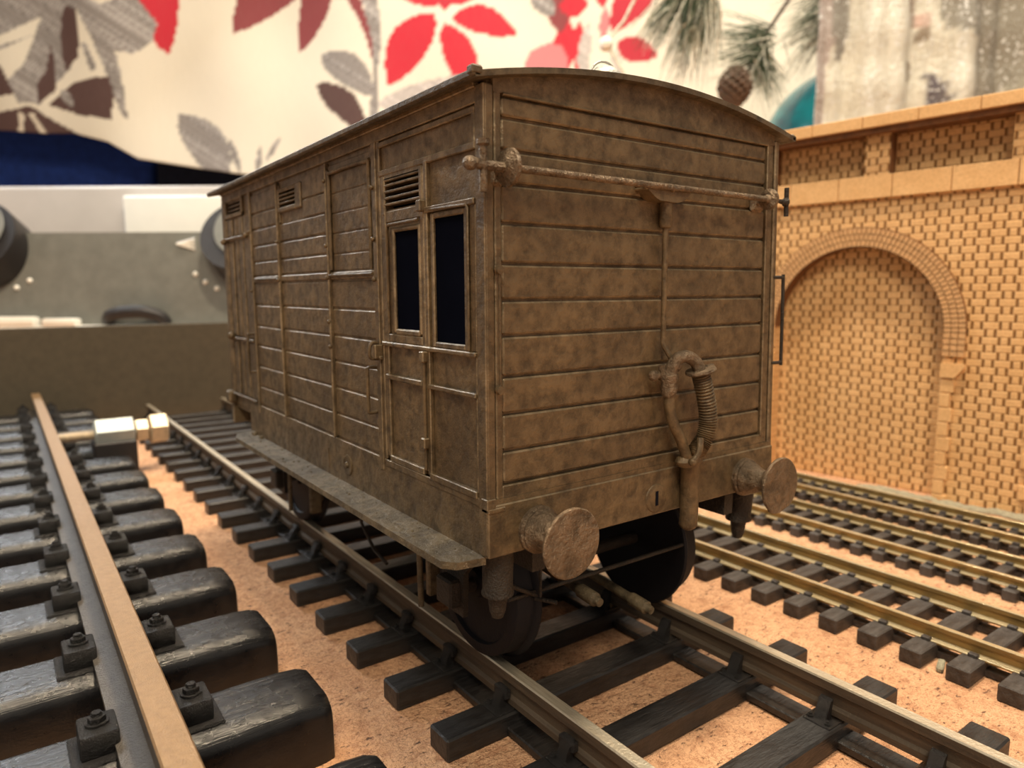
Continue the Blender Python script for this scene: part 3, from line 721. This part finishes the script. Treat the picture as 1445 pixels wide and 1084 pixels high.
# bolt lying over the big track
bo = empty('threaded_bolt', (-5.9, 19.9, G), label='threaded steel bolt with black hex nut and brass nuts lying across the largest track', cat='bolt')
HZ = 1.42
b = MD('zinc'); pts = [(0 + .006 * k, 0, HZ) for k in range(0, 280)]
b.tube(pts, .17, None, 14, lambda f: .17 + .035 * math.sin(f * 2 * math.pi * 20)); b.build('threaded_rod', 'zinc', bo)
def hexn(x0, x1, r, m, name, z=HZ):
    b = MD(m); b.lathe((x0, 0, z), (1, 0, 0), [(0, r * .8), (0.04, r), (x1 - x0 - .04, r), (x1 - x0, r * .8)], m, 6); return b
b = hexn(1.12, 2.28, .52, 'nutsteel', 'hex_nut'); b.build('hex_nut', 'nutsteel', bo)
b = MD('blackrub'); b.box(1.05, 2.30, -.5, .5, 0, 1.2, None, .05); b.build('black_block', 'blackrub', bo)
b = hexn(2.3, 2.72, .38, 'brass', 'n'); b.build('brass_nut', 'brass', bo)
b = hexn(2.74, 3.30, .52, 'brass', 'n'); b.build('brass_nut', 'brass', bo)
b = MD('blackrub'); b.box(.1, .3, -.1, .1, 0.7, HZ - .1); b.build('rod_support', 'blackrub', bo)

# grey case with round feet behind the end board
def frame_obj(name, s, d, z, **kw):
    p = fr(s, d, z); return empty(name, p, -0.6278, **kw)   # local x to the right, y away
DC = 47.0
(sa, zt), (sb, zb2) = sz(-260, 322, DC), sz(420, 452, DC)
sw = sb - sa; zt = sz(100, 326, DC)[1]
gc = frame_obj('equipment_case', sa, DC, G, label='grey metal equipment case with round black feet behind the end board', cat='case')
b = MD('greycase'); b.prism([(0, 0), (0, 4.2), (1.2, zt - G), (9, zt - G), (9, 0)], 'x', 0, sw, None); b.build('case_body', 'greycase', gc)
def onface(u, v):
    s, z = sz(u, v, DC + .7); return s - sa, z - G
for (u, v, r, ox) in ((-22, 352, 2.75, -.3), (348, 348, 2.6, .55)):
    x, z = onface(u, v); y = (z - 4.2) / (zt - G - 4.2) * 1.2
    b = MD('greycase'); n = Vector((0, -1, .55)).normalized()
    b.lathe((x, y, z), n, [(-.6, r), (1.5, r)], 'blackrub', 48); b.lathe((x + ox, y, z + .42), n, [(1.49, r * .86), (1.56, r * .84), (1.57, 0)], 'greycase', 48)  # grey cap set off-centre on the black drum, leaving a black crescent
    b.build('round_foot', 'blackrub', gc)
for (u, v) in ((28, 406), (45, 396), (277, 387), (292, 398), (309, 407)):
    x, z = onface(u, v); b = MD('whitebright'); b.ball((x, (z - 4.2) / (zt - G - 4.2) * 1.2 - .05, z), .17, None, 10); b.build('screw_head', 'whitebright', gc)
for (u, v, q) in ((18, 336, 1), (258, 344, -1)):
    x, z = onface(u, v); b = MD('whitebright')
    for k in range(4): b.tube([(x - q * .7, 1.0 - .1, z - .35 + .22 * k), (x + q * .5, 1.0 - .1, z)], .07)
    b.build('clip_glint', 'whitebright', gc)  # white strokes painting the arrow-like reflections of chrome clips
b = MD('whitebright'); b.box(0, sw, -.9, -.1, 0, 3.98 - .06, None, .05)
x, z = onface(70, 452); b.box(0, x, -1.0, -.1, 3.9, 4.5, None, .2, None, 2); b.box(x + .5, x + 2.7, -1.0, -.1, 3.9, 4.38, None, .15, None, 2)
b.build('white_base_rim', 'whitebright', gc)
x, z = onface(203, 446); b = MD('blackrub')
b.tube(curve([(x - 1.9, -.2, z - .25), (x - 1.4, -.7, z + .1), (x - .3, -.9, z + .3), (x + .8, -.8, z + .3), (x + 1.6, -.4, z + .0), (x + 1.9, -.2, z - .45)], 6), .42); b.build('carry_handle', 'blackrub', gc)

# white box, blue and dark cushions
def boxed(name, u0, u1, vtop, d, m, depth, bev, label, cat):
    s0 = sz(u0, vtop, d)[0]; s1 = sz(u1, vtop, d)[0]; zt = sz(150, vtop, d)[1]
    e = frame_obj(name, s0, d, G); bpy.data.objects.remove(e)
    b = MD(m); b.box(0, s1 - s0, 0, depth, 0, zt - G, None, bev, None, 3)
    return tag(b.build(name, m, None, 40, fr(s0, d, G), (0, 0, -.6278)), label, cat)
boxed('storage_box', -300, 520, 262, 62, 'white', 6, .3, 'long white glossy box behind the grey case', 'box')
boxed('enamel_tray', 172, 480, 276, 61, 'whitebright', .9, .2, 'brighter white enamel tray against the long white box', 'tray')
boxed('seat_cushion', -500, 207, 170, 99, 'navy', 10, 1.2, 'navy blue cushion below the curtain hem at the left', 'cushion')
boxed('bolster', 216, 1300, 215, 99, 'darknavy', 10, 1.0, 'long near-black cloth bolster right of the navy cushion', 'cushion')

# ---------------------------------------------------------------- printed curtain
DCU = 93.0
def lens(a, b, w, bend=0.0, n=10):
    a = Vector(a); b = Vector(b); d = b - a; nrm = Vector((-d.y, d.x)).normalized(); L1, L2 = [], []
    for k in range(n + 1):
        t = k / n; c = a + d * t + nrm * bend * math.sin(math.pi * t); h = w / 2 * math.sin(math.pi * t ** .85) ** .8 if 0 < t < 1 else 0
        L1.append(tuple(c + nrm * h)); L2.append(tuple(c - nrm * h))
    return L1 + L2[::-1]
RED, RED2, MAR, BRN, GRY, GRL, PNK = (.58, .03, .05), (.50, .035, .055), (.26, .06, .065), (.10, .055, .05), (.27, .245, .23), (.50, .45, .42), (.56, .22, .23)
SH = [  # (outline in photo pixels, colour, streaked)
 (lens((614, 22), (549, 124), 56, 8), RED, 0), (lens((638, 28), (731, 46), 42, -8), RED, 0), (lens((628, 36), (664, 140), 44, -6), RED, 0),
 (lens((625, 8), (560, -6), 20), RED, 0), (lens((632, 8), (690, -22), 22), RED, 0), (lens((628, -20), (628, 20), 22), RED2, 0),
 (lens((533, 150), (668, 108), 40, 8), GRL, 1), (lens((543, 160), (640, 150), 24, 0), GRL, 1),
 (lens((804, 26), (778, 130), 34, -2), RED, 0), (lens((818, 28), (828, 130), 20, 4), RED, 0), (lens((792, 60), (745, 130), 60, 0), PNK, 0),
 (lens((930, -40), (863, 46), 50, 6), RED2, 0), (lens((870, 60), (928, 80), 36, 0), RED2, 0), (lens((785, -20), (792, 44), 36), MAR, 0), (lens((752, -20), (782, 20), 30), GRY, 1),
 (lens((808, -10), (812, 24), 40), RED, 0), (lens((846, -20), (852, 10), 18), RED, 0), (lens((832, 30), (824, 130), 18, 4), GRL, 1), (lens((856, 10), (850, 60), 14), PNK, 0), (lens((862, 64), (880, 110), 12), GRL, 1),
 (lens((462, -60), (326, 46), 74, 22), MAR, 0), (lens((452, -70), (420, 74), 46, -10), MAR, 0), ([(484, -10), (507, -10), (528, 60), (530, 100), (520, 60), (508, 30)], MAR, 0),
 (lens((447, 118), (520, 195), 38, -8), BRN, 0), (lens((453, 77), (530, 140), 44, -8), GRY, 1), ([(510, -10), (534, -10), (540, 60), (533, 110), (536, 170), (522, 172), (528, 110), (526, 60)], GRY, 1),
 (lens((180, -90), (237, 78), 70, -6), RED, 0),
 ([(-10, -10), (110, -10), (150, 12), (190, -10), (222, 34), (216, 60), (192, 78), (168, 76), (176, 108), (186, 172), (178, 165), (166, 135), (150, 90), (132, 50), (114, 16), (100, 22), (60, 24), (0, 52), (-10, 52)], GRY, 1),
 ([(60, 24), (92, 24), (100, 60), (104, 100), (88, 115), (60, 150), (42, 145), (30, 148), (14, 115), (38, 90)], GRY, 1), ([(20, 60), (48, 50), (8, 70), (-8, 76), (-8, 68)], GRY, 1),
 ([(98, 10), (112, 16), (118, 50), (116, 82), (98, 102), (90, 80), (90, 30)], BRN, 0), ([(74, 60), (80, 90), (82, 130), (58, 148), (56, 120), (68, 100)], BRN, 0),
 ([(72, 150), (108, 120), (140, 112), (160, 112), (168, 140), (164, 172), (120, 165)], BRN, 0), ([(-10, 80), (6, 98), (24, 134), (-10, 138)], BRN, 0),
 ([(-10, 160), (26, 155), (46, 150), (70, 166), (110, 188), (130, 200), (-10, 200)], BRN, 0), ([(30, 160), (38, 162), (36, 190), (29, 188)], (.72, .64, .52), 0), ([(43, 160), (50, 160), (70, 190), (62, 191)], (.72, .64, .52), 0),
 ([(120, 62), (128, 66), (144, 100), (134, 104)], GRY, 1), (lens((90, 128), (110, 154), 12), GRY, 1),
 (lens((250, 160), (318, 270), 54, -12), GRY, 1), (lens((322, 196), (338, 245), 9), GRY, 1), (lens((365, 205), (360, 250), 8), GRY, 1), (lens((392, 192), (372, 228), 8), GRY, 1), (lens((296, 215), (312, 250), 20), GRY, 1),
]
def inside(poly, x, y):
    c = False; n = len(poly); j = n - 1
    for i in range(n):
        xi, yi = poly[i]; xj, yj = poly[j]
        if (yi > y) != (yj > y) and x < (xj - xi) * (y - yi) / (yj - yi) + xi: c = not c
        j = i
    return c
def shapes_sz(sh, d):
    out = []
    for poly, col, st in sh:
        q = [sz(u, v, d) for u, v in poly]
        out.append((q, min(a for a, _ in q), max(a for a, _ in q), min(z for _, z in q), max(z for _, z in q), col, st))
    return out
def cloth(name, d, s0, s1, z1, hem, step, wave, paint, m, thick=.12):
    ns = int((s1 - s0) / step); cols = []; bm = bmesh.new(); lay = None; grid = []
    for i in range(ns + 1):
        s = s0 + (s1 - s0) * i / ns; h = hem(s); nz = int((z1 - min(h, z1 - 1)) / step); row = []
        grid.append((s, h))
    nz = int((z1 - min(h for _, h in grid)) / step)
    V = []
    for s, h in grid:
        col = []
        for j in range(nz + 1):
            z = h + (z1 - h) * j / nz; dd, cc = wave(s, z), paint(s, z)
            v = bm.verts.new(Vector((s, dd, z))); col.append(v); cols.append(cc)
        V.append(col)
    for i in range(ns):
        for j in range(nz): bm.faces.new([V[i][j], V[i + 1][j], V[i + 1][j + 1], V[i][j + 1]])
    me = bpy.data.meshes.new(name); bm.to_mesh(me); bm.free()
    a = me.color_attributes.new('Col', 'FLOAT_COLOR', 'POINT')
    for k, c in enumerate(cols): a.data[k].color = (c[0], c[1], c[2], 1)
    me.materials.append(M[m])
    for p in me.polygons: p.use_smooth = True
    o = bpy.data.objects.new(name, me); C.objects.link(o)
    o.location = (CAM.x + F.x * d, CAM.y + F.y * d, 0); o.rotation_euler = (0, 0, -.6278)
    md = o.modifiers.new('thick', 'SOLIDIFY'); md.thickness = thick * K; md.offset = 1
    return o
SS = shapes_sz(SH, DCU)
HEM = [sz(u, v, DCU) for u, v in ((-300, 178), (0, 184), (60, 189), (110, 190), (160, 203), (200, 226), (260, 234), (330, 244), (500, 262), (1300, 262))]
def hem(s):
    for (a, za), (b_, zb) in zip(HEM, HEM[1:]):
        if s <= b_: return za + (zb - za) * max(0, min(1, (s - a) / (b_ - a)))
    return HEM[-1][1]
rs = random.Random(3); STK = [rs.random() for _ in range(4096)]
def paint(s, z):
    for q, a, b_, c, d, col, st in reversed(SS):
        if a <= s <= b_ and c <= z <= d and inside(q, s, z):
            if st:
                k = STK[int(abs(s * 2.1 + z * 3.3) * 2) % 4096]; f = .75 + .6 * k
                return tuple(min(1, x * f + (.12 if k > .8 else 0)) for x in col)
            return col
    return (.80, .735, .61)
s0 = sz(-200, 0, DCU)[0]; s1 = sz(1330, 0, DCU)[0]; z1 = sz(0, -70, DCU)[1]
def wave(s, z): return .8 * math.sin(s * .16 + .6) + .3 * math.sin(s * .43 + z * .03) + .12 * math.sin(z * .35 + s * .2)
tag(cloth('window_curtain', DCU, s0, s1, z1, hem, .27, wave, paint, 'curtain'), 'cream curtain printed with red, maroon and grey leaves', 'curtain')

# glittery cloth at the top right
DG = 66.0
GP = shapes_sz([([(1140, -100), (1178, -100), (1176, 60), (1160, 120), (1165, 210), (1130, 210)], (.52, .44, .41), 0),
 ([(1180, -100), (1222, -100), (1205, 40), (1195, 70), (1182, 90), (1176, 60)], (.30, .28, .25), 0),
 ([(1282, -10), (1300, -10), (1296, 34), (1282, 34)], (.36, .28, .22), 0), ([(1276, 84), (1292, 84), (1290, 112), (1272, 116)], (.38, .33, .26), 0), ([(1298, 14), (1318, 14), (1316, 36), (1297, 34)], (.72, .52, .44), 0),
 ([(1300, 36), (1314, 36), (1312, 60), (1298, 58)], (.34, .27, .20), 0), ([(1308, 104), (1330, 108), (1340, 140), (1330, 160), (1306, 158)], (.16, .14, .16), 0),
 ([(1330, -100), (1374, -100), (1374, 60), (1340, 44), (1328, 20)], (.36, .34, .29), 0), ([(1374, -100), (1520, -100), (1520, 60), (1425, 120), (1400, 140), (1364, 150), (1374, 60)], (.36, .33, .27), 0),
 ([(1420, -100), (1700, -100), (1700, 200), (1400, 200), (1425, 120)], (.44, .42, .34), 0)], DG)
def paintg(s, z):
    for q, a, b_, c, d, col, st in GP:
        if a <= s <= b_ and c <= z <= d and inside(q, s, z): return col
    return (.88, .85, .73)
g0 = sz(1148, 100, DG)[0]; g1 = sz(1640, 0, DG)[0]
def waveg(s, z): return .9 * math.sin(s * .9) + .35 * math.sin(s * 2.3 + 1) + .1 * math.sin(z * 1.3)
tag(cloth('glittery_cloth', DG, g0, g1, sz(1300, -70, DG)[1], lambda s: G, .4, waveg, paintg, 'glitter', .2), 'glittery silver and cream cloth hanging behind the brick wall', 'cloth')

# teal bowl-shaped ball standing behind the wall's far end, on its stand
p = at(1193, 216, 80); b = MD('teal'); r = 8.9
b.ball(p, r, None, 64); b.lathe((p.x, p.y, G), (0, 0, 1), [(0, 5), (.4, 5), (1, 2.6), (p.z - G - 7.5, 3.2)], None, 32)
tag(b.build('teal_ball_ornament', 'teal'), 'glossy teal ball ornament showing beside the glittery cloth', 'ornament')

# ---------------------------------------------------------------- pine sprays
def spray(label, d, twig, bundles, conep=None, seed=1):
    rr = random.Random(seed); o = at(*twig[0], d)
    e = empty('pine_spray', o, label=label, cat='pine branch')
    b = MD('bark'); b.tube([p - o for p in curve([at(u, v, d) for u, v in twig], 6)], .16, None, 7, lambda f: .20 - .08 * f); b.build('twig', 'bark', e)
    for mat in ('needle', 'frost'):
        b = MD(mat)
        for (u, v, ang, spread, ln, n, fr_) in bundles:
            for k in range(n):
                if (rr.random() < fr_) != (mat == 'frost'): continue
                a = R(ang + rr.gauss(0, spread)); l = ln * rr.uniform(.5, 1.1); du, dv = rr.gauss(0, 7), rr.gauss(0, 9)
                p0 = at(u + du, v + dv, d + rr.gauss(0, .8)); p1 = at(u + du + math.cos(a) * l, v + dv - math.sin(a) * l, d + rr.gauss(0, 2.2))
                mid = (p0 + p1) / 2 + Vector((0, 0, rr.uniform(-.2, .3)))
                b.tube([p0 - o, mid - o, p1 - o], .05, None, 3, lambda f: .055 * (1 - .8 * f))
        b.build('pine_needles', mat, e)
    if conep:
        b = MD('cone'); c = at(*conep, d - 2) - o
        for i in range(11):
            zz = 1.5 - i * .28; rad = 1.15 * math.sin(math.pi * (i + 1.2) / 12.5)
            for k in range(9):
                a = 2 * math.pi * (k / 9 + i * .38); q = c + Vector((math.cos(a) * rad, math.sin(a) * rad, zz)); b.ball(q, .34, None, 7, (1, 1, .55))
        b.ball(c, 1.0, None, 12, (1, 1, 1.5)); b.build('pine_cone', 'cone', e)
    return e
spray('shaggy frosted pine spray hanging at the left of the group', 51, [(1030, -70), (1005, -20), (985, 30), (970, 70)],
      [(1003, -40, 262, 9, 120, 90, .45), (980, -20, 248, 8, 110, 100, .35), (960, -20, 238, 10, 90, 70, .3), (1000, 10, 262, 5, 110, 50, .6), (975, 40, 255, 8, 80, 70, .6), (945, 10, 245, 8, 75, 40, .4)], None, 5)
spray('green pine spray with a brown cone hanging from its twig', 62, [(1150, -60), (1118, -8), (1086, 40), (1075, 62)],
      [(1084, 48, 182, 12, 82, 70, .25), (1074, 66, 205, 16, 72, 80, .25), (1072, 80, 285, 16, 72, 90, .15), (1080, 60, 262, 14, 60, 40, .3), (1070, 90, 200, 14, 70, 40, .4)], (1037, 124), 6)
spray('pale pine spray reaching out from behind the glittery cloth', 73, [(1182, -60), (1172, -5), (1162, 40)],
      [(1170, -10, 215, 16, 80, 60, .4), (1164, 20, 212, 14, 80, 70, .35), (1160, 45, 225, 14, 90, 50, .75), (1164, 30, 205, 8, 60, 50, .1)], None, 7)
o = at(918, -60, 56); e = empty('berry_twig', o, label='thin pale twig with one white berry beside the frosted pine spray', cat='twig')
b = MD('frost'); b.tube([at(u, v, 56) - o for u, v in ((918, -60), (905, -20), (880, 30), (856, 58))], .12, None, 6); b.tube([at(u, v, 56) - o for u, v in ((856, 58), (866, 78), (880, 104))], .14, None, 6); b.build('twig', 'frost', e)
b = MD('whitebright'); b.ball(at(855, 62, 56) - o, .55, None, 14); b.build('berry', 'whitebright', e)

# small litter on the cork
for (x, y, l, a, lab) in ((4.75, -1.9, .35, .3, 'short cream plastic offcut lying between two sleepers of the nearest fine track'), (5.25, -3.0, 1.3, 1.35, 'long pale wood sliver lying under the near rail of the nearest fine track')):
    b = MD('glue'); b.box(-l / 2, l / 2, -.05, .05, 0, .09, None, .02)
    tag(b.build('plastic_offcut', 'glue', None, 35, (x, y, G + (.0 if l < 1 else .31)), (0, 0, a)), lab, 'offcut')

# ================================================================ scale centimetres to metres
done = set()
for o in SC.objects:
    if o.type in ('CAMERA', 'LIGHT'): continue
    o.location = o.location * K
    if o.type == 'MESH' and o.data.name not in done:
        done.add(o.data.name); o.data.transform(Matrix.Scale(K, 4)); o.data.update()
